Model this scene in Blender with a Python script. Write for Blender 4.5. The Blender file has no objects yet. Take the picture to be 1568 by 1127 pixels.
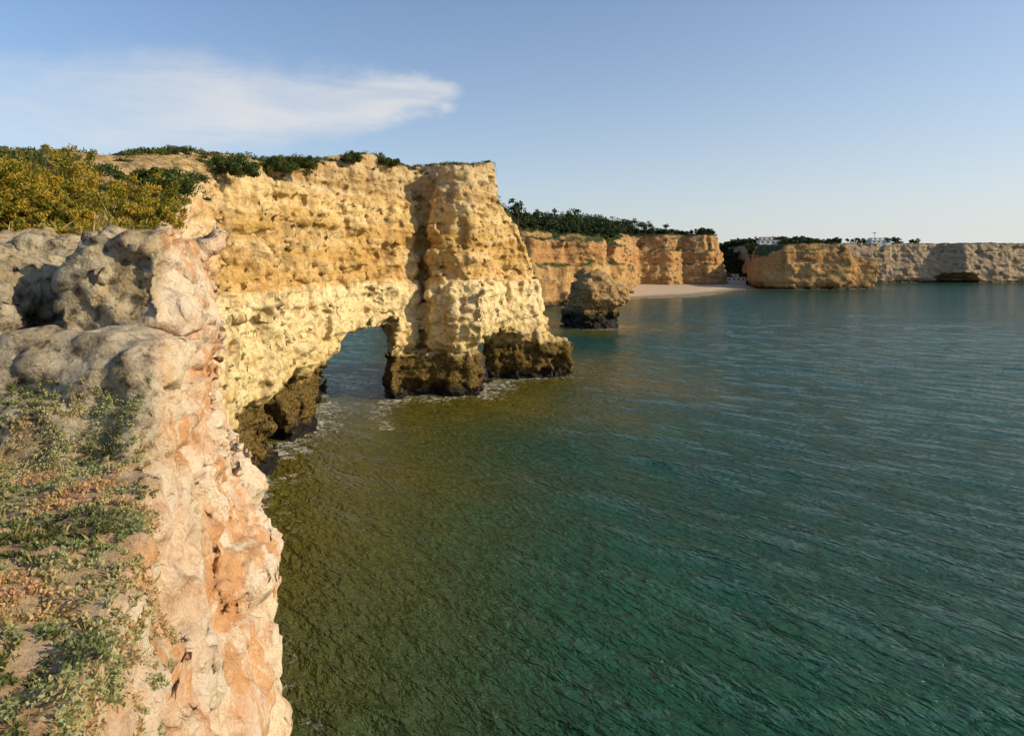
import bpy, math, numpy as np, time
from mathutils import Vector
T0=time.time()
rng=np.random.default_rng(7)
sc=bpy.context.scene
# ------------------------------------------------------------ helpers
TAB=rng.random((64,64,64)).astype(np.float32).ravel()
def vnoise(x,y,z,seed=0):
    x=x+seed*7.31; y=y+seed*3.17; z=z+seed*5.71
    xf=np.floor(x);yf=np.floor(y);zf=np.floor(z)
    fx=(x-xf).astype(np.float32);fy=(y-yf).astype(np.float32);fz=(z-zf).astype(np.float32)
    fx=fx*fx*(3-2*fx);fy=fy*fy*(3-2*fy);fz=fz*fz*(3-2*fz)
    xi=xf.astype(np.int32);yi=yf.astype(np.int32);zi=zf.astype(np.int32)
    x0=(xi&63)<<12;x1=((xi+1)&63)<<12;y0=(yi&63)<<6;y1=((yi+1)&63)<<6;z0=zi&63;z1=(zi+1)&63
    def L(a,b,t): return a+(b-a)*t
    a=L(TAB[x0|y0|z0],TAB[x1|y0|z0],fx);b=L(TAB[x0|y1|z0],TAB[x1|y1|z0],fx)
    c=L(TAB[x0|y0|z1],TAB[x1|y0|z1],fx);d=L(TAB[x0|y1|z1],TAB[x1|y1|z1],fx)
    return L(L(a,b,fy),L(c,d,fy),fz)*2-1
def cells(x,y,z,seed=0):
    # angular joint blocks: one random value per (warped) cell
    w=.45
    a=vnoise(x*.9,y*.9,z*.9,seed+31);b=vnoise(x*.9,y*.9,z*.9,seed+37)
    xi=np.floor(x+w*a+seed*5.3).astype(np.int32)&63;yi=np.floor(y+w*b+seed*2.1).astype(np.int32)&63;zi=np.floor(z+w*(a-b)*.6+seed*9.7).astype(np.int32)&63
    return TAB[(xi<<12)|(yi<<6)|zi]*2-1
def fbm(x,y,z,o=3,seed=0):
    s=0;a=1;t=0
    for i in range(o):
        s=s+a*vnoise(x,y,z,seed+i*11);t+=a;a*=.5;x=x*2.03;y=y*2.03;z=z*2.03
    return s/t
def sstep(x,a,b):
    t=np.clip((x-a)/(b-a),0,1);return t*t*(3-2*t)
def polydist(X,Y,P):
    d=np.full(X.shape,1e9);ins=np.zeros(X.shape,bool);n=len(P)
    for i in range(n):
        ax,ay=P[i];bx,by=P[(i+1)%n];ex,ey=bx-ax,by-ay
        t=np.clip(((X-ax)*ex+(Y-ay)*ey)/(ex*ex+ey*ey+1e-9),0,1)
        d=np.minimum(d,np.hypot(X-ax-t*ex,Y-ay-t*ey))
        c=((ay>Y)!=(by>Y))
        xi=(bx-ax)*(Y-ay)/((by-ay) if by!=ay else 1e-9)+ax
        ins^=c&(X<xi)
    return np.where(ins,-d,d)
def rbox(X,Y,Z,c,h,r):
    qx=np.abs(X-c[0])-h[0]+r;qy=np.abs(Y-c[1])-h[1]+r;qz=np.abs(Z-c[2])-h[2]+r
    return np.sqrt(np.maximum(qx,0)**2+np.maximum(qy,0)**2+np.maximum(qz,0)**2)+np.minimum(np.maximum(np.maximum(qx,qy),qz),0)-r
def surfnets(F,org,h):
    nx,ny,nz=F.shape;I=F<0
    s=np.zeros((nx-1,ny-1,nz-1),np.int8)
    for a in (0,1):
        for b in (0,1):
            for c in (0,1): s+=I[a:nx-1+a,b:ny-1+b,c:nz-1+c]
    ci,cj,ck=np.nonzero((s>0)&(s<8));del s
    n=len(ci);acc=np.zeros((n,3));cnt=np.zeros(n)
    cv={}
    for a in (0,1):
        for b in (0,1):
            for c in (0,1): cv[a,b,c]=F[ci+a,cj+b,ck+c]
    for (p,v0) in list(cv.items()):
        for ax in range(3):
            if p[ax]: continue
            q=list(p);q[ax]=1;v1=cv[tuple(q)]
            m=(v0<0)!=(v1<0);t=np.where(m,v0/np.where(m,v0-v1,1),0)
            pos=np.array(p,float)[None,:].repeat(n,0);pos[:,ax]+=t
            acc+=pos*m[:,None];cnt+=m
    V=acc/cnt[:,None]+np.stack([ci,cj,ck],1);V=V*h+np.array(org)
    vid=np.full((nx-1,ny-1,nz-1),-1,np.int32);vid[ci,cj,ck]=np.arange(n)
    Q=[]
    def add(i,j,k,flip,offs):
        q=np.stack([vid[i+o[0],j+o[1],k+o[2]] for o in offs],1)
        q=np.where(flip[:,None],q[:,::-1],q);Q.append(q)
    i,j,k=np.nonzero(I[:-1,1:-1,1:-1]!=I[1:,1:-1,1:-1]);j=j+1;k=k+1
    add(i,j,k,~I[i,j,k],[(0,-1,-1),(0,0,-1),(0,0,0),(0,-1,0)])
    i,j,k=np.nonzero(I[1:-1,:-1,1:-1]!=I[1:-1,1:,1:-1]);i=i+1;k=k+1
    add(i,j,k,~I[i,j,k],[(-1,0,-1),(-1,0,0),(0,0,0),(0,0,-1)])
    i,j,k=np.nonzero(I[1:-1,1:-1,:-1]!=I[1:-1,1:-1,1:]);i=i+1;j=j+1
    add(i,j,k,~I[i,j,k],[(-1,-1,0),(0,-1,0),(0,0,0),(-1,0,0)])
    Q=np.concatenate(Q);Q=Q[(Q>=0).all(1)]
    return V,Q
def mesh_obj(name,V,Q,mat=None,attrs={},smooth=True,parent=None):
    V=np.asarray(V,np.float32);Q=np.asarray(Q,np.int32);k=Q.shape[1]
    me=bpy.data.meshes.new(name);me.vertices.add(len(V));me.vertices.foreach_set('co',V.ravel())
    me.loops.add(Q.size);me.loops.foreach_set('vertex_index',Q.ravel())
    me.polygons.add(len(Q));me.polygons.foreach_set('loop_start',np.arange(0,Q.size,k,dtype=np.int32))
    me.polygons.foreach_set('use_smooth',np.full(len(Q),smooth))
    me.update(calc_edges=True)
    for a,v in attrs.items():
        at=me.attributes.new(a,'FLOAT','POINT');at.data.foreach_set('value',np.asarray(v,np.float32))
    o=bpy.data.objects.new(name,me);sc.collection.objects.link(o)
    if mat: me.materials.append(mat)
    if parent: o.parent=parent
    return o
def vnormals(V,Q):
    a=V[Q[:,2]]-V[Q[:,0]];b=V[Q[:,3]]-V[Q[:,1]];fn=np.cross(a,b)
    N=np.zeros_like(V)
    for c in range(3):
        for q in range(4): N[:,c]+=np.bincount(Q[:,q],fn[:,c],len(V))
    return N/(np.linalg.norm(N,axis=1,keepdims=True)+1e-9)
def empty(name,loc=(0,0,0)):
    o=bpy.data.objects.new(name,None);o.location=loc;sc.collection.objects.link(o);return o

class NT:
    def __init__(s,name):
        s.m=bpy.data.materials.new(name);s.m.use_nodes=True;s.t=s.m.node_tree;s.n=s.t.nodes;s.n.clear()
    def new(s,ty,**k):
        nd=s.n.new(ty)
        for a,b in k.items(): setattr(nd,a,b)
        return nd
    def put(s,inp,v):
        if hasattr(v,'is_output') : s.t.links.new(v,inp)
        elif isinstance(v,(tuple,list)) and len(v)==3 and inp.type=='RGBA': inp.default_value=(*v,1)
        else: inp.default_value=v
    def M(s,op,a,b=0.,c=0.,clamp=False):
        nd=s.new('ShaderNodeMath',operation=op,use_clamp=clamp);s.put(nd.inputs[0],a);s.put(nd.inputs[1],b);s.put(nd.inputs[2],c);return nd.outputs[0]
    def mix(s,f,a,b,bt='MIX'):
        nd=s.new('ShaderNodeMix',data_type='RGBA',blend_type=bt);s.put(nd.inputs[0],f);s.put(nd.inputs[6],a);s.put(nd.inputs[7],b);return nd.outputs[2]
    def ss(s,x,a,b):
        nd=s.new('ShaderNodeMapRange',interpolation_type='SMOOTHSTEP');s.put(nd.inputs[0],x);s.put(nd.inputs[1],a);s.put(nd.inputs[2],b);return nd.outputs[0]
    def noise(s,vec,sc_,det=4,rough=.55,dist=0.):
        nd=s.new('ShaderNodeTexNoise');s.put(nd.inputs['Vector'],vec);nd.inputs['Scale'].default_value=sc_;nd.inputs['Detail'].default_value=det;nd.inputs['Roughness'].default_value=rough;nd.inputs['Distortion'].default_value=dist;return nd.outputs[0]
    def vor(s,vec,sc_):
        nd=s.new('ShaderNodeTexVoronoi',feature='F1');s.put(nd.inputs['Vector'],vec);nd.inputs['Scale'].default_value=sc_;return nd.outputs['Distance']
    def mapp(s,vec,scale=(1,1,1),rot=(0,0,0),loc=(0,0,0)):
        nd=s.new('ShaderNodeMapping');s.put(nd.inputs[0],vec);nd.inputs['Location'].default_value=loc;nd.inputs['Rotation'].default_value=rot;nd.inputs['Scale'].default_value=scale;return nd.outputs[0]
    def attr(s,n): return s.new('ShaderNodeAttribute',attribute_name=n).outputs['Fac']
    def bump(s,h,dist,st=1.,nrm=None):
        nd=s.new('ShaderNodeBump');s.put(nd.inputs['Height'],h);nd.inputs['Distance'].default_value=dist;nd.inputs['Strength'].default_value=st
        if nrm: s.put(nd.inputs['Normal'],nrm)
        return nd.outputs[0]
    def out(s,col,rough=.9,nrm=None,**k):
        b=s.new('ShaderNodeBsdfPrincipled');s.put(b.inputs['Base Color'],col);s.put(b.inputs['Roughness'],rough)
        b.inputs['Specular IOR Level'].default_value=k.get('spec',.2)
        if 'ior' in k: b.inputs['IOR'].default_value=k['ior']
        if nrm: s.put(b.inputs['Normal'],nrm)
        o=s.new('ShaderNodeOutputMaterial');s.t.links.new(b.outputs[0],o.inputs[0]);return b
def ramp(s,f,stops):
    nd=s.new('ShaderNodeValToRGB');s.put(nd.inputs[0],f);e=nd.color_ramp.elements
    while len(e)<len(stops): e.new(.5)
    for i,(p,c) in enumerate(stops): e[i].position=p;e[i].color=(*c,1)
    return nd.outputs[0]

# ------------------------------------------------------------ rock materials
def rock_mat(name,far=False):
    s=NT(name);pos=s.new('ShaderNodeNewGeometry').outputs['Position']
    xyz=s.new('ShaderNodeSeparateXYZ');s.put(xyz.inputs[0],pos);z=xyz.outputs[2]
    k=.35 if far else 1.
    n1=s.noise(pos,.12*k,5,.6);n2=s.noise(pos,.6*k,6,.62,.4);n3=s.noise(pos,4.*k,6,.65)
    n7=s.noise(pos,7.*k,9,.7)
    st=s.noise(s.mapp(pos,(.5*k,.5*k,.07*k)),1.,5,.6)      # vertical streaks
    la=s.noise(s.mapp(pos,(.06*k,.06*k,.9)),1.,4,.6)         # bedding
    zz=s.M('ADD',z,s.M('MULTIPLY',s.M('SUBTRACT',n1,.5),3.5));zz=s.M('ADD',zz,s.M('MULTIPLY',s.M('SUBTRACT',n2,.5),3.))
    if far:
        c=ramp(s,s.M('DIVIDE',zz,50.),[(0.,(.2,.12,.06)),(.08,(.36,.21,.085)),(.3,(.50,.30,.12)),(.5,(.44,.22,.08)),(.75,(.44,.26,.11)),(1.,(.28,.17,.09))])
    else:
        c=ramp(s,s.M('DIVIDE',zz,40.),[(0.,(.48,.36,.15)),(.2,(.62,.47,.21)),(.34,(.72,.58,.31)),(.42,(.75,.60,.32)),(.45,(.58,.36,.12)),(.6,(.52,.32,.095)),(.7,(.66,.47,.20)),(.77,(.38,.23,.09)),(.84,(.56,.42,.22)),(1.,(.40,.28,.15))])
    c=s.mix(s.M('MULTIPLY',s.ss(la,.43,.68),.5),c,(.78,.64,.39) if not far else (.56,.39,.19))
    c=s.mix(s.M('MULTIPLY',s.ss(n2,.51,.68),.6),c,(.44,.20,.05) if not far else (.36,.16,.05))
    c=s.mix(s.M('MULTIPLY',s.ss(st,.51,.68),.55),c,(.22,.14,.06))
    if not far:
        c=s.mix(s.M('MULTIPLY',s.ss(s.noise(pos,1.7,8,.72),.52,.61),.5),c,(.24,.16,.07))
        c=s.mix(s.M('MULTIPLY',s.ss(n3,.5,.3),.35),c,(.18,.11,.05))
        pk=s.attr('pink')
        pn=s.noise(pos,.8,9,.72,.15)
        pc=ramp(s,pn,[(0.25,(.55,.25,.09)),(.40,(.72,.42,.24)),(.47,(.79,.57,.40)),(.56,(.83,.71,.54)),(.64,(.78,.52,.33)),(.75,(.62,.28,.09))])
        pc=s.mix(s.M('MULTIPLY',s.ss(s.noise(s.mapp(pos,(1.,1.,.3)),1.1,9,.75),.505,.575),.8),pc,(.66,.30,.10))
        pc=s.mix(s.M('MULTIPLY',s.ss(s.noise(pos,.35,8,.7),.50,.62),.6),pc,(.83,.70,.47))
        pc=s.mix(s.M('MULTIPLY',s.ss(n7,.47,.34),.5),pc,(.48,.22,.09))
        c=s.mix(pk,c,pc)
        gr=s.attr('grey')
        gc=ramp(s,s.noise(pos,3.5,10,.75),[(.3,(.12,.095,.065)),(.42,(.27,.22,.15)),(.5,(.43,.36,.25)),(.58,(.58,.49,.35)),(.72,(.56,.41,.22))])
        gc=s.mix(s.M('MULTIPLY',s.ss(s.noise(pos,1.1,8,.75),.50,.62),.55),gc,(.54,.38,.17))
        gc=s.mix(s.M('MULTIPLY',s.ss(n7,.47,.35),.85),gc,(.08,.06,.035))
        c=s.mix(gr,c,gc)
    else:
        c=s.mix(s.M('MULTIPLY',s.attr('pink'),.55),c,(.38,.33,.27))  # aerial haze painted into the far wall as a pale grey-beige mix
        c=s.mix(s.M('MULTIPLY',s.ss(s.noise(pos,.25,8,.72),.53,.62),.5),c,(.16,.09,.04))
        c=s.mix(s.M('MULTIPLY',s.ss(n3,.5,.3),.4),c,(.14,.085,.04))
        c=s.mix(s.M('MULTIPLY',s.attr('grey'),.35),c,(.22,.17,.08))
    wz=s.M('ADD',z,s.M('MULTIPLY',s.M('SUBTRACT',n2,.5),5.))
    if far: wz=s.M('SUBTRACT',wz,s.M('MULTIPLY',s.attr('grey'),3.))
    w=s.ss(wz,7.0 if not far else 3.5,5.5 if not far else 2.)
    c=s.mix(w,c,s.mix(s.ss(n3,.35,.65),(.03,.02,.007),(.19,.125,.035)))
    w2=s.ss(wz,2.,.9);c=s.mix(w2,c,(.012,.010,.007))
    v=s.attr('veg')
    sn=s.noise(pos,1.5*k,8,.7)
    soil=ramp(s,sn,[(.3,(.10,.09,.03)),(.43,(.24,.18,.06)),(.53,(.48,.31,.15)),(.65,(.66,.46,.28))] if not far else [(.3,(.02,.035,.01)),(.5,(.045,.06,.02)),(.65,(.09,.09,.03)),(.8,(.16,.12,.06))])
    if not far: soil=s.mix(s.M('MULTIPLY',s.ss(s.noise(pos,22.,7,.75),.48,.62),.6),soil,(.22,.14,.07))
    c=s.mix(v,c,soil)
    b=s.bump(s.noise(pos,1.1*k,9,.62),.40/k)
    b=s.bump(s.vor(s.mapp(pos,(1,1,1.5)),1.6*k),.16/k,.7,b)
    b=s.bump(n7,.065/k,1.,b)
    if not far:
        b=s.bump(s.noise(pos,26.,6,.7),.018,1.,b)
    s.out(c,s.M('SUBTRACT',.92,s.M('MULTIPLY',w2,.5)),b,spec=.15)
    return s.m
ROCK=rock_mat('limestone');FAR=rock_mat('distant_sandstone',True)

# ------------------------------------------------------------ near coast field
COAST=[(4,-9),(3,-3),(1.4,0),(-.2,1.2),(-.6,2.5),(-1.35,5),(-2.2,7.5),(-3.1,10),(-4.6,12.5),(-6.4,15),(-9.2,20),(-12.4,27),(-14.6,32),(-18,40),(-20.8,48),(-23.3,56),(-24.8,62),(-23.1,66),
 (-24.3,70),(-25.4,78),(-23.5,86),(-21.6,93),(-18.7,99),(-14.9,105),(-14.1,108.2),(-13.2,104.2),(-9,103.0),(-5.2,104),(-4.0,109),(-1,117),(4.8,122),(5.6,128),(2,133),
 (-6,129),(-12,121),(-19,116),(-27,109),(-34,100),(-45,94),(-110,90),(-110,-9)]
YI=[0,3,6,10,14,20,30,45,65,100];II=[.9,1.0,1.4,2.0,1.4,.9,.8,.9,.9,.8]
def base2d(X,Y):
    d2=polydist(X,Y,COAST)
    zr=np.interp(Y,[0,5.6,7.5,9,14,30,45,65,80,100,118,140],[18.3,18.35,18.8,20.1,20.95,22.2,24.5,29.2,31.5,35,36.2,36])
    R=np.interp(Y,[0,8,10,25,45,65,80,118],[0,.1,.9,2.7,3,2,1,.5])
    zt=zr+R*(1-np.exp(np.minimum(d2+1.,0)/np.interp(Y,[10,30],[4.,6.])))
    zt+=fbm(X*.12,Y*.12,X*0,3,5)*np.interp(Y,[0,10,30,60],[.1,.3,.7,1.0])
    tip=np.interp(X,[-8,-2.8,.7,3,4.6,5.5],[99,31,26.5,20.6,16,12]);zt=np.where(Y>98,np.minimum(zt,tip),zt)
    return d2,zt
def coast_field(xs,ys,zs):
    X,Y=np.meshgrid(xs,ys,indexing='ij');d2,zt=base2d(X,Y)
    ins=np.interp(Y,YI,II)
    L=np.interp(Y,[0,12,16,30,60],[8.5,9,7,6,8])
    d3=d2[:,:,None].astype(np.float32);z3=zs[None,None,:].astype(np.float32);zt3=zt[:,:,None].astype(np.float32)
    t=np.clip((zt3-z3)/L[:,:,None].astype(np.float32),0,1);t=1-(1-t)**2
    prof=np.interp(zs,[-2,0,4,6.5,7.8,12,17,17.7,24,29.5,30.3,40],[-.6,0,.9,1.5,-.4,-.5,.0,.8,.5,.7,1.3,1.6]).astype(np.float32)
    far=np.interp(ys,[25,60],[0,1]).astype(np.float32)
    side=d3+(ins[:,:,None]*(1-t)).astype(np.float32)+prof[None,None,:]*far[None,:,None]
    f=np.maximum(side,(z3-zt3)*.8)
    X3=X[:,:,None].astype(np.float32);Y3=Y[:,:,None].astype(np.float32)
    if ys[-1]>62:
        q=X3+.225*Y3
        zc=np.interp(q,[-5.8,-4.4,-3,-1.5,1,4.7],[6.4,7.6,9.2,10.4,10.8,10.9]).astype(np.float32)
        hole=np.maximum(np.maximum(np.abs(q+.4)-5.4,z3-zc),80-Y3);f=np.maximum(f,-hole)
        r1=np.maximum(np.maximum(110.5-Y3,Y3-120.2),-12-X3)
        r1b=np.maximum(np.maximum(105.6-Y3,Y3-112.),-5.5-X3)
        r2=np.maximum(X3+4.2,111-Y3);r2=np.maximum(r2,-14-X3)
        cut=np.minimum(np.minimum(r1,r1b),r2)
        f=np.maximum(f,-np.maximum(cut,z3-(9.3-.05*(X3+2)**2)))
        h3=np.maximum(np.maximum(np.abs(Y3-74.5)-3.6,z3-6.8),-30-X3);f=np.maximum(f,-h3)
        f=np.minimum(f,rbox(X3+.25*(z3-4),Y3,z3,(1.9,125.2,3.6),(5.1,4.8,5.0),1.0))
        f=np.minimum(f,rbox(X3,Y3,z3,(3.5,126.8,1.),(6.8,5.2,4.4),1.0))
        f=np.minimum(f,rbox(X3,Y3,z3,(-12.3,107.1,1.5),(6.6,3.4,5.),1.2))
    if ys[0]<12:
        f=np.minimum(f,rbox(X3+.15*(z3-19.5),Y3-.2*(z3-19.5),z3,(-4.30,8.3,19.6),(.64,1.05,.95),.16))
        f=np.minimum(f,rbox(X3+.2*(z3-19.3),Y3-.3*(z3-19.3),z3,(-6.25,8.1,19.25),(.9,.95,.9),.18))
        f=np.minimum(f,rbox(X3,Y3-.8*(z3-18.7),z3,(-5.25,7.15,18.7),(2.0,1.15,.62),.18))
    i,j,k=np.nonzero(np.abs(f)<2.4)
    x=xs[i];y=ys[j];z=zs[k]
    wf=np.interp(y,[0,12,30,60],[.12,.25,.5,1]);wm=np.interp(y,[0,5,10,30,60],[.22,.3,.6,.8,1])
    top=sstep(z-zt[i,j],-1.5,-.2)
    bould=(y<10.3)&(z>18.75);top=np.where(bould,.45,top)
    n=wf*1.1*fbm(x/9,y/9,z/9,2,1)+wm*.65*fbm(x/3.2,y/3.2,z/2.4,3,2)*(1-.6*top)
    n+=wm*.5*fbm(x/7,y/7,z/.95,2,3)*(1-top)
    n+=np.interp(y,[0,12,30,60],[.22,.3,.25,.1])*fbm(x/1.1,y/1.1,z/.7,3,15)*(1-.6*top)
    n+=np.interp(y,[0,12,40,60],[.14,.22,.3,.3])*(.35-np.abs(fbm(x/1.3,y/1.3,z/1.8,2,21)))*1.6*(1-.8*top)
    n+=np.interp(y,[0,12,40,60],[.05,.12,.3,.42])*cells(x/3.,y/3.,z/1.7,2)*(1-top)
    n+=np.interp(y,[0,12,40,60],[.10,.13,.2,.24])*cells(x/1.3,y/1.3,z/.9,5)*(1-top)
    if zs[1]-zs[0]<.1: n+=.055*cells(x/.45,y/.45,z/.32,7)*(1-.6*top)+.03*cells(x/.2,y/.2,z/.16,8)*(1-.6*top)
    p=vnoise(x/1.5,y/1.5,z/1.,4);n+=wm*.9*np.clip(p-.35,0,1)*(1-top)*np.where(y<30,1,sstep(z,15,19))
    n+=wm*.45*np.abs(vnoise(x/2.2,y/2.2,z/11,8))*(1-top)
    f[i,j,k]+=n.astype(np.float32)
    return f
cliff=empty('sea_cliff')
chunks={}
def chunk(nm,x0,x1,y0,y1,z0,z1,h):
    xs=np.arange(x0-h,x1+h*1.5,h);ys=np.arange(y0-h,y1+h*1.5,h);zs=np.arange(z0-h,z1+h*1.5,h)
    F=coast_field(xs,ys,zs);V,Q=surfnets(F,(xs[0],ys[0],zs[0]),h);del F
    N=vnormals(V,Q);x,y,z=V.T
    d=0
    amp=[(2.2,[0,.12,.25,.45]),(1.,[.09,.18,.24,.32]),(.42,[.08,.10,.12,.12])]
    if h<.1: amp.append((.16,[.06,.05,0,0]))
    for (wl,a) in amp:
        if wl<h*2: continue
        a=np.interp(y,[0,12.5,28,60],a)
        d=d+a*(fbm(x/wl,y/wl,z/wl*1.25,2,int(wl*100)%17)+1.2*(.3-np.abs(vnoise(x/wl*.8,y/wl*.8,z/wl,9))))
    grd=sstep(N[:,2],.6,.9)*np.where((V[:,2]>18.75)&(V[:,1]<10.),.2,1)
    V=V+N*(d*(1-.45*grd))[:,None]
    N=vnormals(V,Q)
    d2,zt=base2d(V[:,0],V[:,1])
    ins=np.interp(V[:,1],YI,II)
    up=sstep(N[:,2],.4,.7);near=sstep(V[:,2]-zt,-1.8,-.9)*sstep(-(d2+ins),-.6,.5)
    box=((V[:,0]>-8)&(V[:,1]>5.4)&(V[:,1]<9.8)).astype(float)
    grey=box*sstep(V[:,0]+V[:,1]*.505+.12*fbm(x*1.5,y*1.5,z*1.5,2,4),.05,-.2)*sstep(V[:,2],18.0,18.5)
    veg=up*near*(1-box);veg*=np.interp(V[:,1],[5.5,12],[.75,1])
    pink=np.interp(V[:,1]+(20-V[:,2])*.8+5*fbm(x/5,y/5,z/5,2,2),[24,55],[1,0])*.95
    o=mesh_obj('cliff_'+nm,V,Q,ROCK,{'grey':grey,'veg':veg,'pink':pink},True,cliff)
    chunks[nm]=(V,N,d2,zt,veg)
    print(nm,len(V),round(time.time()-T0,1))
chunk('foreground',-9.6,1.5,.5,13,16,22.6,.044)
chunk('foreground_face',-9,2.5,.5,13,10.5,16,.085)
chunk('foreground_foot',-11,4.5,-6,13,-1,10.5,.18)
chunk('lookout',-11,4.5,-6,.5,10.5,20,.18)
chunk('inland',-30,-9.6,-6,13,12.6,27,.25)
chunk('buttress',-32,-3,13,28,-1,27,.12)
chunk('curve',-55,-7,28,62,-1,35,.2)
chunk('arch_headland',-85,12,62,136,-1,40,.28)

# ------------------------------------------------------------ sea stack
def gen_cliff(name,field,b,h,mat,amp,parent=None,ztf=None,grey=0.,hazef=None):
    xs=np.arange(b[0],b[1],h);ys=np.arange(b[2],b[3],h);zs=np.arange(b[4],b[5],h)
    F=field(xs,ys,zs);V,Q=surfnets(F,(xs[0],ys[0],zs[0]),h);N=vnormals(V,Q);x,y,z=V.T
    d=0
    for (wl,a) in amp: d=d+a*fbm(x/wl,y/wl,z/wl*1.3,3,int(wl*10)%17)
    V=V+N*d[:,None];N=vnormals(V,Q)
    veg=sstep(N[:,2],.45,.75)*sstep(V[:,2],9,14)
    if ztf is None: veg=veg*.2
    o=mesh_obj(name,V,Q,mat,{'grey':V[:,0]*0+grey,'veg':veg,'pink':hazef(V) if hazef else V[:,0]*0},True,parent)
    print(name,len(V),round(time.time()-T0,1))
    return o,V,N
def stack_field(xs,ys,zs):
    X,Y,Z=np.meshgrid(xs,ys,zs,indexing='ij')
    cx=26.2+np.interp(zs,[0,6,8,12,14,19],[-.8,-.8,.9,1.5,.3,-1.8])[None,None,:]
    rx=np.interp(zs,[-2,0,3,5.4,6.4,7.2,9,12.6,13.8,14.6,17.,18.4],[8.6,8.4,7.8,7.9,6.2,7.9,9.3,9.0,7.6,5.7,4.7,2.8])[None,None,:]
    a=.35;u=np.abs((X-cx)*math.cos(a)+(Y-218)*math.sin(a));v=np.abs((Y-218)*math.cos(a)-(X-cx)*math.sin(a))
    f=(u**5+v**5)**(1/5)-rx*.92
    f=np.maximum(f,Z-18.2)
    f+=1.6*fbm(X/5,Y/5,Z/4,3,4)+.5*fbm(X/9,Y/9,Z/.9,2,6)+1.*np.abs(vnoise(X/2.5,Y/2.5,Z/6,3))+.6*cells(X/3,Y/3,Z/2.,3)
    return f.astype(np.float32)
gen_cliff('sea_stack',stack_field,(10,42,203,233,-1.5,22),.33,FAR,[(2.,.6),(.9,.4)],None,None,1.)

# ------------------------------------------------------------ middle cliffs with hill
MID=[(-120,290),(-40,300),(8,316),(27,324),(50,352),(60,400),(76,445),(84,500),(103,570),(112,592),(135,588),(152,604),(172,598),(192,612),(203,650),(208,760),(-120,760)]
def mid_zt(X,Y,d2):
    rim=np.interp(Y,[290,330,400,470,570,650,760],[36,36,33,34,46,46,46])
    hill=np.minimum(np.interp(X,[-120,20,60,120,190,215],[58,57,56,50,43,40]),np.interp(Y,[290,400,480,600,740],[36,39,45,53,58]))
    k=sstep(-d2,6,60)
    return rim+(np.maximum(hill,rim)-rim)*k+fbm(X/30,Y/30,X*0,3,3)*2.5-2*sstep(-d2,8,0)
def mid_field(xs,ys,zs):
    X,Y=np.meshgrid(xs,ys,indexing='ij');d2=polydist(X,Y,MID);zt=mid_zt(X,Y,d2)
    d2=d2+7*fbm(X/22,Y/22,X*0,2,9)+5*np.abs(vnoise(X/9,Y/9,X*0,12))
    prof=np.interp(zs,[-2,6,12,20,21,32,33,50],[-3.5,-2,-1,0,1.8,2.5,4.5,8])
    f=np.maximum(d2[:,:,None]+prof[None,None,:],(zs[None,None,:]-zt[:,:,None])*.8)
    i,j,k=np.nonzero(np.abs(f)<6);x=xs[i];y=ys[j];z=zs[k];tp=sstep(z-zt[i,j],-4,0)
    f[i,j,k]+=2.4*fbm(x/14,y/14,z/9,3,2)*(1-.6*tp)+1.5*fbm(x/20,y/20,z/2.6,2,3)*(1-tp)+1.2*cells(x/9,y/9,z/5,3)*(1-tp)
    return f.astype(np.float32)
cl2=empty('distant_cliff')
o,VM,NM=gen_cliff('headland',mid_field,(-60,216,286,740,-2,66),1.2,FAR,[(5.,1.3),(2.5,.8)],cl2,1)
RB=[(203,552),(222,543),(250,546),(272,544),(275,556),(300,554),(303,572),(304,600),(292,640),(296,700),(330,738),(395,745),(430,750),(470,752),(490,738),(580,745),(680,735),(800,742),(1100,730),(1100,900),(230,900),(236,700),(222,640),(204,585)]
def rb_zt(X,Y,d2):
    z=np.interp(X,[200,206,222,270,274,300,310],[14,27,37,36,27,24,20])
    z=np.where(Y>620,np.interp(Y,[620,650,720],[30,34,43])+np.interp(X,[225,250,300,340,900],[-8,-2,0,0,1]),z)
    return z+fbm(X/25,Y/25,X*0,3,3)*1.2
def rb_field(xs,ys,zs):
    X,Y=np.meshgrid(xs,ys,indexing='ij');d2=polydist(X,Y,RB);zt=rb_zt(X,Y,d2)
    d2=d2+4*fbm(X/22,Y/22,X*0,2,19)+2.5*np.abs(vnoise(X/9,Y/9,X*0,12))
    prof=np.interp(zs,[-2,3,6,12,20,21,32,33,50],[0,1.5,0,.3,.5,1.6,3,4,7])
    f=np.maximum(d2[:,:,None]+prof[None,None,:],(zs[None,None,:]-zt[:,:,None])*.8)
    cave=np.hypot(np.hypot((X[:,:,None]-487)/20,(zs[None,None,:]-1)/11),(Y[:,:,None]-745)/26)-1
    f=np.maximum(f,-cave*8)
    i,j,k=np.nonzero(np.abs(f)<6);x=xs[i];y=ys[j];z=zs[k];tp=sstep(z-zt[i,j],-4,0)
    f[i,j,k]+=2.2*fbm(x/14,y/14,z/9,3,2)*(1-.6*tp)+1.5*fbm(x/20,y/20,z/2.6,2,3)*(1-tp)+1.*cells(x/9,y/9,z/5,3)*(1-tp)
    return f.astype(np.float32)
o,VR,NR=gen_cliff('bay_wall',rb_field,(196,900,536,800,-2,50),1.35,FAR,[(5.,1.2),(2.5,.7)],cl2,1,0,lambda V:sstep(V[:,1],600,700))  # last argument: amount of painted haze, growing towards the rear wall
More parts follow.
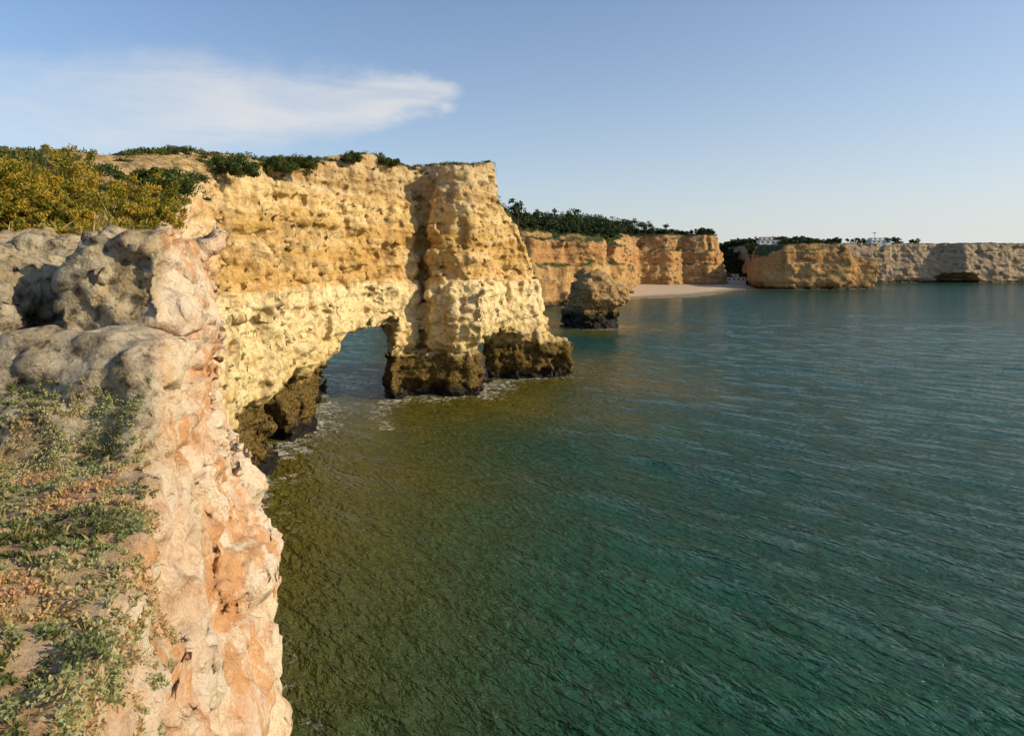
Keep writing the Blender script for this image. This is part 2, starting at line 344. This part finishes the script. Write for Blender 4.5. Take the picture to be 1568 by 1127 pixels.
# land behind
gx=np.concatenate([np.linspace(-3000,-120,12),np.linspace(-100,900,90),np.linspace(950,6000,14)]);gy=np.concatenate([np.linspace(610,860,60),np.linspace(900,5000,18)])
X,Y=np.meshgrid(gx,gy,indexing='ij')
def land_z(X,Y):
    zl=37+4*fbm(X/90,Y/90,X*0,3,2)
    zl=zl-np.exp(-((X-222)/30)**2)*(1-sstep(Y,640,780))*36
    invalley=(X>198)&(X<236)&(Y>642)
    return np.where((Y<np.where(X>225,790,735))&~invalley,-4.,zl)
zl=land_z(X,Y)
n0,n1=X.shape;idx=np.arange(n0*n1).reshape(n0,n1)
Qg=np.stack([idx[:-1,:-1],idx[1:,:-1],idx[1:,1:],idx[:-1,1:]],-1).reshape(-1,4)
Vl=np.stack([X,Y,zl],-1).reshape(-1,3)
s=NT('scrubland');pos=s.new('ShaderNodeNewGeometry').outputs['Position']
s.out(ramp(s,s.noise(pos,.08,6,.65),[(.35,(.02,.035,.012)),(.55,(.05,.065,.02)),(.75,(.15,.12,.06))]),.95)
mesh_obj('hills',Vl,Qg,s.m)
# ------------------------------------------------------------ beach
sh=np.array([(46,338),(62,396),(84,404),(112,420),(140,462),(170,530),(205,560),(214,640)],float);bk=np.array([(40,380),(66,450),(90,560),(104,600),(150,625),(190,632),(212,650),(232,680)],float)
tt=np.linspace(0,7,90);S=np.stack([np.interp(tt,range(8),sh[:,a]) for a in(0,1)],1);B=np.stack([np.interp(tt,range(8),bk[:,a]) for a in(0,1)],1)
S+=2.*np.sin(tt*3)[:,None]
w=np.linspace(0,1,16);Pb=S[:,None,:]*(1-w)[None,:,None]+B[:,None,:]*w[None,:,None]
zb=(-.35+3.4*w**.8)[None,:]+fbm(Pb[...,0]/8,Pb[...,1]/8,Pb[...,0]*0,2,1)*.25
idx=np.arange(90*16).reshape(90,16);Qb=np.stack([idx[:-1,:-1],idx[1:,:-1],idx[1:,1:],idx[:-1,1:]],-1).reshape(-1,4)
s=NT('sand');pos=s.new('ShaderNodeNewGeometry').outputs['Position'];zz=s.new('ShaderNodeSeparateXYZ');s.put(zz.inputs[0],pos)
s.out(s.mix(s.ss(zz.outputs[2],.1,.8),(.22,.16,.1),s.mix(s.noise(pos,.3,5),(.42,.32,.22),(.52,.41,.29))),.95)
mesh_obj('sand_beach',np.concatenate([Pb,zb[...,None]],-1).reshape(-1,3),Qb,s.m)

# ------------------------------------------------------------ sea
gx=np.concatenate([-np.geomspace(5000,75,16),np.arange(-72,130,.6),np.arange(130,260,1.2),np.geomspace(262,6000,34)])
gy=np.concatenate([-np.geomspace(3000,32,12),np.arange(-30,30,2.),np.arange(30,200,.65),np.arange(200,430,1.3),np.geomspace(432,720,70),np.geomspace(760,9000,10)])
X,Y=np.meshgrid(gx,gy,indexing='ij')
dm=polydist(X,Y,COAST)
q=X+.225*Y;inarch=(np.abs(q)<4.5)&(Y>82)&(Y<118);dm=np.where(inarch,4.7-np.abs(q)+.3,dm)
dm=np.minimum(dm,np.maximum(np.abs(X-2.9)-7,np.abs(Y-127.5)-4.6));dm=np.minimum(dm,np.hypot(X-26,Y-218)-8)
dm=np.minimum(dm,np.maximum(np.abs(X+12)-6.7,np.abs(Y-107.3)-3.6))
dd=polydist(X,Y,MID);dd=np.minimum(dd,polydist(X,Y,RB))
BP=[tuple(p) for p in sh]+[tuple(p) for p in bk[::-1]];bd=polydist(X,Y,BP)
dall=np.minimum(dm,np.minimum(dd,bd))
shallow_refl_d=dall+np.clip(52-Y,0,60)*.6  # shore distance steering the painted olive reflection and shallows, stretched on near water
ca,sa=math.cos(math.radians(40)),math.sin(math.radians(40));U_=X*ca-Y*sa;V_=X*sa+Y*ca
amp_=((X>-72)&(Y>30))*(1-sstep(Y,180,430))*(1-sstep(X,90,250))
Zw=amp_*(.22*fbm(U_*.10,V_*.30,X*0,2,3)+.12*fbm(U_*.2+.3*V_,V_*.6,X*0,2,6))
n0,n1=X.shape;idx=np.arange(n0*n1).reshape(n0,n1)
Qg=np.stack([idx[:-1,:-1],idx[1:,:-1],idx[1:,1:],idx[:-1,1:]],-1).reshape(-1,4)
s=NT('sea_water');pos=s.new('ShaderNodeNewGeometry').outputs['Position']
shr=s.attr('shore');refl_d=s.attr('shallow_refl_d')
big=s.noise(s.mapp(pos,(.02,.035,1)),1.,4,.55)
shn=s.M('ADD',refl_d,s.M('MULTIPLY',s.M('SUBTRACT',big,.5),26.))
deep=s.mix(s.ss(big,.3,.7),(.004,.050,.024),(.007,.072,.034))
col=s.mix(s.ss(shn,32.,1.),deep,(.120,.100,.008))  # olive near shore: shallow tint plus the cliff's golden reflection painted into the colour
def wav(ang,sx,sy,det,rough,dist=0.):
    r=s.mapp(pos,(1,1,1),(0,0,math.radians(ang)));return s.noise(s.mapp(r,(sx,sy,1)),1.,det,rough,dist)
swell=s.attr('flat')
bs=s.bump(wav(40,.10,.30,3,.55,.2),1.3);
nn=s.new('ShaderNodeBump');s.put(nn.inputs['Height'],wav(44,.10,.32,3,.55,.2));nn.inputs['Distance'].default_value=2.8;s.put(nn.inputs['Strength'],swell)
b=nn.outputs[0]
b=s.bump(wav(38,.22,.75,3,.6,.3),1.3,1.,b)
b=s.bump(wav(60,.8,2.,3,.6,.3),.60,1.,b)
b=s.bump(wav(25,2.6,4.6,4,.65),.17,1.,b)
fn=s.noise(pos,.9,8,.75,.8)
foam=s.M('MULTIPLY',s.ss(s.M('SUBTRACT',fn,s.M('MULTIPLY',s.M('MAXIMUM',shr,0.),.022)),.45,.55),s.ss(shr,9.,1.))
foam=s.M('MULTIPLY',foam,s.ss(s.noise(pos,.12,3,.5),.36,.52))
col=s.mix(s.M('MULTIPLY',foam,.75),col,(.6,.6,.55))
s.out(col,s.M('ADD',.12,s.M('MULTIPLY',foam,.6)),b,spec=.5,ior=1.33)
mesh_obj('sea',np.stack([X,Y,Zw],-1).reshape(-1,3),Qg,s.m,{'shore':dall.ravel(),'shallow_refl_d':shallow_refl_d.ravel(),'flat':(1-amp_).ravel()*.85+.15})

# ------------------------------------------------------------ foliage
def leaf_mat(name,stops,tr=.25):
    s=NT(name);r=s.attr('rnd');c=ramp(s,r,stops)
    b=s.new('ShaderNodeBsdfPrincipled');s.put(b.inputs['Base Color'],c);b.inputs['Roughness'].default_value=.7;b.inputs['Specular IOR Level'].default_value=.2
    t=s.new('ShaderNodeBsdfTranslucent');s.put(t.inputs[0],c);m=s.new('ShaderNodeMixShader');m.inputs[0].default_value=tr
    s.t.links.new(b.outputs[0],m.inputs[1]);s.t.links.new(t.outputs[0],m.inputs[2]);o=s.new('ShaderNodeOutputMaterial');s.t.links.new(m.outputs[0],o.inputs[0]);return s.m
def leaves(C,size,asp=.5,up=0.):
    n=len(C);u=rng.normal(size=(n,3));u[:,2]+=up;u/=np.linalg.norm(u,axis=1,keepdims=True)
    v=np.cross(u,rng.normal(size=(n,3)));v/=np.linalg.norm(v,axis=1,keepdims=True)
    s=(size*rng.uniform(.6,1.3,n))[:,None]
    V=np.stack([C-u*s,C+v*s*asp,C+u*s,C-v*s*asp],1).reshape(-1,3);Q=np.arange(4*n).reshape(n,4);return V,Q
def clumps(cen,rad,k,flat=.8,shell=.5):
    n=len(cen);d=rng.normal(size=(n,k,3));d/=np.linalg.norm(d,axis=2,keepdims=True)
    r=(shell+(1-shell)*rng.random((n,k,1)))*np.asarray(rad).reshape(n,1,1)
    d=d*r;d[:,:,2]*=flat;return (np.asarray(cen)[:,None,:]+d).reshape(-1,3)
def foliage(name,C,grp,size,mat,asp=.5,up=0.,jit=.35,parent=None):
    V,Q=leaves(C,np.broadcast_to(size,(len(C),)),asp,up)
    r=np.clip(grp+rng.normal(0,jit*.4,len(C)),0,1)
    return mesh_obj(name,V,Q,mat,{'rnd':np.repeat(r,4)},False,parent)
GOLD=leaf_mat('golden_leaves',[(0,(.07,.085,.01)),(.4,(.25,.22,.025)),(.75,(.50,.36,.04)),(1,(.60,.30,.07))],.35)
GRN=leaf_mat('scrub_leaves',[(0,(.02,.035,.008)),(.5,(.06,.09,.018)),(.85,(.15,.15,.03)),(1,(.25,.2,.07))])
SUC=leaf_mat('ground_cover_leaves',[(0,(.09,.10,.03)),(.3,(.20,.23,.08)),(.5,(.38,.42,.22)),(.65,(.42,.37,.16)),(.85,(.55,.40,.20)),(1,(.58,.34,.18))],.3)
PIN=leaf_mat('pine_needles',[(0,(.010,.022,.007)),(.6,(.035,.055,.014)),(1,(.10,.12,.03))],.1)
DRY=leaf_mat('dry_grass_blades',[(0,(.18,.15,.04)),(.5,(.38,.30,.10)),(1,(.52,.38,.18))])
TWG=leaf_mat('twig_bark',[(0,(.08,.05,.03)),(1,(.2,.14,.09))],0)
def top_z(x,y): 
    d,z=base2d(np.asarray(x,float),np.asarray(y,float));return z
def shrub(name,cx,cy,r,h,nsub,k,leaf,mat,base=.5,sub=.38):
    cx=np.asarray(cx,float);cy=np.asarray(cy,float);cen=[];rr=[];g=[]
    for i in range(len(cx)):
        zg=float(top_z(cx[i:i+1],cy[i:i+1])[0])-.1
        a=rng.uniform(0,6.28,nsub);q=np.sqrt(rng.random(nsub))*r[i];zz=rng.random(nsub)*h[i]*np.sqrt(np.clip(1-(q/r[i])**2*.8,0,1))
        cen.append(np.stack([cx[i]+q*np.cos(a),cy[i]+q*np.sin(a),zg+zz],1));rr.append(np.full(nsub,sub*r[i])*rng.uniform(.5,1.2,nsub));g.append(rng.random(nsub)*.6+base-.3)
    cen=np.concatenate(cen);rr=np.concatenate(rr);g=np.concatenate(g)
    C=clumps(cen,rr,k,.9,.25);return foliage(name,C,np.repeat(g,k),leaf,mat)
shrub('golden_shrub',[-8.0,-9.2,-10.2,-8.8,-7.0,-11.2,-7.4,-6.6,-7.6,-6.9,-8.3],[12.2,12.6,13.4,11.2,13.2,14.5,10.6,12.2,9.9,10.4,10.2],[.9,1.0,1.1,.9,.7,1.2,.6,.5,.5,.45,.6],[1.25,.8,.7,.75,1.05,.7,.6,.5,.5,.45,.7],75,120,.026,GOLD,.5,.18)
def seeds(nm,mask,n):
    V,N,d2,zt,veg=chunks[nm];ii=np.nonzero((veg>.35)&mask(V))[0]
    ii=rng.choice(ii,min(n,len(ii)),replace=False);return V[ii]
S1=[seeds('buttress',lambda V:V[:,0]>-26,3600),seeds('foreground',lambda V:V[:,1]>9.3,1500)]
S1=np.concatenate(S1);S1=S1[fbm(S1[:,0]/2,S1[:,1]/2,S1[:,2]*0,2,3)>-.2]
C=clumps(S1+[0,0,.05],rng.uniform(.08,.36,len(S1)),60,.6,.2)
g=np.repeat(np.clip(.5+.8*vnoise(S1[:,0]/2.5,S1[:,1]/2.5,S1[:,2],3),0,1),60);foliage('scrub_bushes',C,g,.03,GOLD)
S2=[seeds('curve',lambda V:V[:,0]>-50,3400),seeds('arch_headland',lambda V:V[:,1]<130,3400)]
S2=np.concatenate(S2);S2=S2[fbm(S2[:,0]/5,S2[:,1]/5,S2[:,2]*0,2,3)>-.12]
C=clumps(S2+[0,0,.1],rng.uniform(.25,.7,len(S2)),50,.65,.3)
g=np.repeat(np.clip(.55+.6*vnoise(S2[:,0]/5,S2[:,1]/5,S2[:,2],3),0,1),50);foliage('clifftop_scrub',C,g,.11,GRN)
bx=[-19.8,-21,-23.5,-24.8,-26,-25.6,-24.5,-26.5,-22.2,-19.8,-18.2,-9.5,-11.2]
by=[39,40,60,61.5,63,76,80,79,94,101,103,117,116]
shrub('round_bush',bx,by,[1.3,1.2,1.3,1.6,1.4,1.7,1.6,1.5,1.4,1.5,1.3,1.8,1.5],[1.3,1.0,1.2,1.0,.9,1.5,1.6,1.3,1.4,1.3,1.,.9,.8],34,110,.11,GRN,.45,.34)
# foreground ground cover
V,N,d2,zt,veg=chunks['foreground']
m=(V[:,1]<6.6)&(N[:,2]>.2)&(V[:,2]>17.3)&(V[:,2]<18.95)&(V[:,0]<-.50*V[:,1]+.03)
ii=np.nonzero(m)[0]
pr=fbm(V[ii,0]/.6,V[ii,1]/.6,V[ii,2]*0,3,6)+1.4*(-V[ii,0]-.60*V[ii,1])
print('gc cand',len(ii),(pr>-.3).sum())
ii=ii[pr>-.35];ii=rng.choice(ii,min(12000,len(ii)),replace=False);P=V[ii]
rr_=rng.uniform(.02,.05,len(P))+.04*sstep(fbm(P[:,0]/.35,P[:,1]/.35,P[:,2]*0,2,9),.05,.5)
C=clumps(P+np.array([0,0,1])*(rr_*.4)[:,None],rr_,34,.8,.2)
g=np.repeat(np.clip(.5+.9*vnoise(P[:,0]/.35,P[:,1]/.35,P[:,2],3),0,1),34);foliage('ground_cover_plants',C,g,.012,SUC,.6,.3)
def blades(name,P,n,h,wd,mat,lean=.5):
    B=np.repeat(P,n,0)+rng.normal(0,1,(len(P)*n,3))*[h*.25,h*.25,0];N_=len(B)
    d=rng.normal(0,lean,(N_,3));d[:,2]=1;d/=np.linalg.norm(d,axis=1,keepdims=True);hh=(h*rng.uniform(.4,1.2,N_))[:,None]
    s=rng.normal(size=(N_,3));s[:,2]=0;s/=np.linalg.norm(s,axis=1,keepdims=True);mid=B+d*hh*.6;tip=B+d*hh+rng.normal(0,.15,(N_,3))*hh
    Vv=np.stack([B-s*wd,B+s*wd,mid+s*wd*.7,tip],1).reshape(-1,3)
    return mesh_obj(name,Vv,np.arange(4*N_).reshape(-1,4),mat,{'rnd':np.repeat(rng.random(N_),4)},False)
Pg=P[rng.random(len(P))<.25];blades('dry_grass',Pg,8,.07,.0018,DRY,.8)
blades('grass_tufts',S1[::3],10,.26,.005,DRY,.5)
tx=np.array([-12.5,-12.1,-13.1,-10.6]);ty=np.array([17.5,17.8,18.2,15.]);blades('bare_twigs',np.stack([tx,ty,top_z(tx,ty)+.1],1),40,.75,.006,TWG,.55)

# ------------------------------------------------------------ distant trees
def trees(name,P,hgt,rad,k,leaf):
    n=len(P);ns=7
    sub=rng.normal(size=(n,ns,3))*[.5,.5,.28];cen=(P[:,None,:]+[0,0,0]+sub*rad[:,None,None]+np.array([0,0,1])*hgt[:,None,None]).reshape(-1,3)
    C=clumps(cen,np.repeat(rad*.5,ns),k,.7,.3);g=np.repeat(rng.random(n*ns)*.7+.1,k)
    par=empty(name);foliage('crowns',C,g,leaf,PIN,.6,parent=par)
    Vt=[];Qt=[]
    a=np.linspace(0,2*math.pi,6)[:-1]
    for i in range(n):
        o=len(Vt)*1
        for zz,r in ((-1,.28),(hgt[i],.14)):
            for t in a: Vt.append((P[i,0]+r*math.cos(t),P[i,1]+r*math.sin(t),P[i,2]+zz))
        for q in range(5): Qt.append((o+q,o+(q+1)%5,o+5+(q+1)%5,o+5+q))
    s=NT(name+'_bark');s.out((.09,.06,.04),.9);mesh_obj('trunks',Vt,Qt,s.m,parent=par)
ii=np.nonzero((NM[:,2]>.8)&(VM[:,2]>36)&(VM[:,1]<735))[0]
ii=ii[(polydist(VM[ii,0],VM[ii,1],MID)<-10)];ii=rng.choice(ii,1500,replace=False);P1=VM[ii]
P1=P1[(fbm(P1[:,0]/25,P1[:,1]/25,P1[:,2]*0,2,5)>-.35)]
bigt=(rng.random(len(P1))<.15)&(P1[:,0]<150)
trees('pine_trees',P1,np.where(bigt,rng.uniform(6,10.5,len(P1)),2.+2.6*rng.random(len(P1))),np.where(bigt,rng.uniform(4,6.,len(P1)),rng.uniform(1.8,3.6,len(P1))),28,.7)
ii=np.nonzero((NM[:,2]>.55)&(VM[:,2]>24))[0];ii=rng.choice(ii,1300,replace=False);P2=VM[ii]
C=clumps(P2+[0,0,.3],rng.uniform(.8,2.,len(P2)),26,.7,.3);foliage('hillside_scrub',C,np.repeat(rng.random(len(P2)),26),.5,GRN)
ii=np.nonzero((NR[:,2]>.8)&(VR[:,2]>28)&(VR[:,0]+rng.random(len(VR))*160<480))[0];ii=rng.choice(ii,900,replace=False);P3=VR[ii]
P3=P3[(fbm(P3[:,0]/25,P3[:,1]/25,P3[:,2]*0,2,5)>-.1)&(P3[:,1]>610)]
xv=rng.uniform(200,258,420);yv=rng.uniform(648,790,420)
zv=37-np.exp(-((xv-222)/30)**2)*(1-sstep(yv,640,780))*36
P4=np.concatenate([np.stack([xv,yv,zv],1),P3])
P4=P4[~((np.abs(P4[:,0]/P4[:,1]-.376)<.014)&(P4[:,1]<716)&(P4[:,2]>30))]
P4=P4[~((np.abs(P4[:,0]/P4[:,1]-.537)<.012)&(P4[:,1]<780)&(P4[:,2]>30))]
P4=P4[~((np.abs(P4[:,0]-211)<11)&(P4[:,1]<660))]
trees('woodland_trees',P4,rng.uniform(1.5,4.8,len(P4)),rng.uniform(2.,4.2,len(P4)),24,.8)

# ------------------------------------------------------------ houses
s=NT('white_render');s.out((.70,.69,.66),.8);WH=s.m
s=NT('roof_tile');s.out((.32,.14,.08),.8);RT=s.m
s=NT('window_glass');s.out((.03,.04,.05),.2,spec=.5);WG=s.m
def boxm(name,c,h,mat,par):
    V=[(c[0]+a*h[0],c[1]+b*h[1],c[2]+d*h[2]) for a in(-1,1) for b in(-1,1) for d in(-1,1)]
    return mesh_obj(name,V,[(0,1,3,2),(4,6,7,5),(0,4,5,1),(2,3,7,6),(0,2,6,4),(1,5,7,3)],mat,{},False,par)
def house(name,x,y,z,w,h,dp,tower=False):
    e=empty(name,(x,y,z));
    boxm('walls',(0,0,h/2-3),(w/2,dp/2,h/2+3),WH,e)
    boxm('upper_storey',(-w*.12,1,h+1.4),(w*.28,dp*.35,1.4),WH,e)
    boxm('roof_slab',(0,0,h+.16),(w/2+.4,dp/2+.4,.15),RT if not tower else WH,e)
    boxm('upper_roof',(-w*.12,1,h+2.95),(w*.28+.3,dp*.35+.3,.15),RT if not tower else WH,e)
    for i in range(4): boxm('window_%d'%i,(-w*.36+i*w*.24,-dp/2-.03,h*.55),(w*.05,.05,h*.16),WG,e)
    for i in range(2): boxm('upper_window_%d'%i,(-w*.24+i*w*.24,1-dp*.35-.03,h+1.5),(w*.04,.05,.6),WG,e)
    if tower:
        boxm('mast',(-w*.2,0,h+6.5),(.15,.15,4),WG,e);boxm('mast_platform',(-w*.2,0,h+8.5),(1.8,1.,.25),WG,e)
    return e
house('white_villa',264,702,40.,22,5.,10)
house('white_villa',408,760,43,22,3.5,12,True)
house('white_beach_house',211,646,3.5,18,4.5,9)

# ------------------------------------------------------------ sun + sky
el=math.radians(26);az=math.radians(101)
sd=Vector((math.sin(az)*math.cos(el),math.cos(az)*math.cos(el),math.sin(el)))
L=bpy.data.lights.new('sun','SUN');L.energy=5.;L.angle=math.radians(.53);L.color=(1,.83,.55)
lo=bpy.data.objects.new('sun',L);lo.rotation_euler=sd.to_track_quat('Z','Y').to_euler();sc.collection.objects.link(lo)
W=bpy.data.worlds.new('World');sc.world=W;W.use_nodes=True
s=NT.__new__(NT);s.t=W.node_tree;s.n=s.t.nodes;s.n.clear()
sky=s.new('ShaderNodeTexSky',sky_type='NISHITA');sky.sun_disc=False;sky.sun_elevation=el;sky.sun_rotation=az;sky.air_density=1.;sky.dust_density=1.4;sky.ozone_density=2.4;sky.altitude=20
tint=s.mix(1.,sky.outputs[0],(.84,.98,1.10),'MULTIPLY')
bg=s.new('ShaderNodeBackground');s.t.links.new(tint,bg.inputs[0]);bg.inputs[1].default_value=.148
tc=s.new('ShaderNodeTexCoord').outputs['Generated'];xyz=s.new('ShaderNodeSeparateXYZ');s.put(xyz.inputs[0],tc)
yy=s.M('MAXIMUM',xyz.outputs[1],.05);a=s.M('DIVIDE',xyz.outputs[0],yy);b=s.M('DIVIDE',xyz.outputs[2],yy)
cv=s.new('ShaderNodeCombineXYZ');s.put(cv.inputs[0],a);s.put(cv.inputs[1],b)
wn=s.noise(s.mapp(cv.outputs[0],(4.,9.,1)),1.,6,.6)
b2=s.M('ADD',b,s.M('MULTIPLY',s.M('SUBTRACT',wn,.5),.14))
ta=s.M('MULTIPLY',s.M('SUBTRACT',-.065,a),3.)
t=s.M('MINIMUM',s.M('SQRT',s.M('MAXIMUM',ta,0.0001)),1.)
th=s.M('MULTIPLY',t,.082)
ctr=s.M('ADD',.245,s.M('MULTIPLY',s.ss(a,-.1,-.3),-.012))
rel=s.M('DIVIDE',s.M('ABSOLUTE',s.M('SUBTRACT',b2,ctr)),s.M('MAXIMUM',th,.002))
den=s.M('MULTIPLY',s.ss(rel,1.2,.3),s.ss(ta,0.,.1))
fine=s.noise(s.mapp(s.mapp(cv.outputs[0],(1,1,1),(0,0,.12)),(4.,20.,1)),1.,7,.6,.6)
den=s.M('MULTIPLY',den,s.M('ADD',.5,s.M('MULTIPLY',s.ss(fine,.3,.7),.5)))
den=s.M('MULTIPLY',den,s.ss(xyz.outputs[1],.05,.2));den=s.M('MULTIPLY',den,s.M('ADD',.42,s.M('MULTIPLY',s.ss(a,-.8,-.3),.42)))
cb=s.new('ShaderNodeBackground');cb.inputs[0].default_value=(.86,.85,.84,1);cb.inputs[1].default_value=.92
hz=s.M('EXPONENT',s.M('MULTIPLY',s.M('MAXIMUM',xyz.outputs[2],0.),-5.))
hz=s.M('MULTIPLY',hz,s.M('ADD',.68,s.M('MULTIPLY',xyz.outputs[0],.42)),clamp=True)
hb=s.new('ShaderNodeBackground');hb.inputs[0].default_value=(.80,.80,.79,1);hb.inputs[1].default_value=1.
m0=s.new('ShaderNodeMixShader');s.put(m0.inputs[0],hz);s.t.links.new(bg.outputs[0],m0.inputs[1]);s.t.links.new(hb.outputs[0],m0.inputs[2])
mx=s.new('ShaderNodeMixShader');s.put(mx.inputs[0],den);s.t.links.new(m0.outputs[0],mx.inputs[1]);s.t.links.new(cb.outputs[0],mx.inputs[2])
wo=s.new('ShaderNodeOutputWorld');s.t.links.new(mx.outputs[0],wo.inputs[0])
# ------------------------------------------------------------ camera
cam=bpy.data.cameras.new('camera');cam.lens=24;cam.sensor_width=36;cam.shift_y=-.101;cam.clip_start=.05;cam.clip_end=20000
co=bpy.data.objects.new('camera',cam);co.location=(0,0,20);co.rotation_euler=(math.pi/2,0,0);sc.collection.objects.link(co);sc.camera=co
sc.view_settings.view_transform='Standard';sc.view_settings.look='None';sc.view_settings.exposure=0
print('done',time.time()-T0)
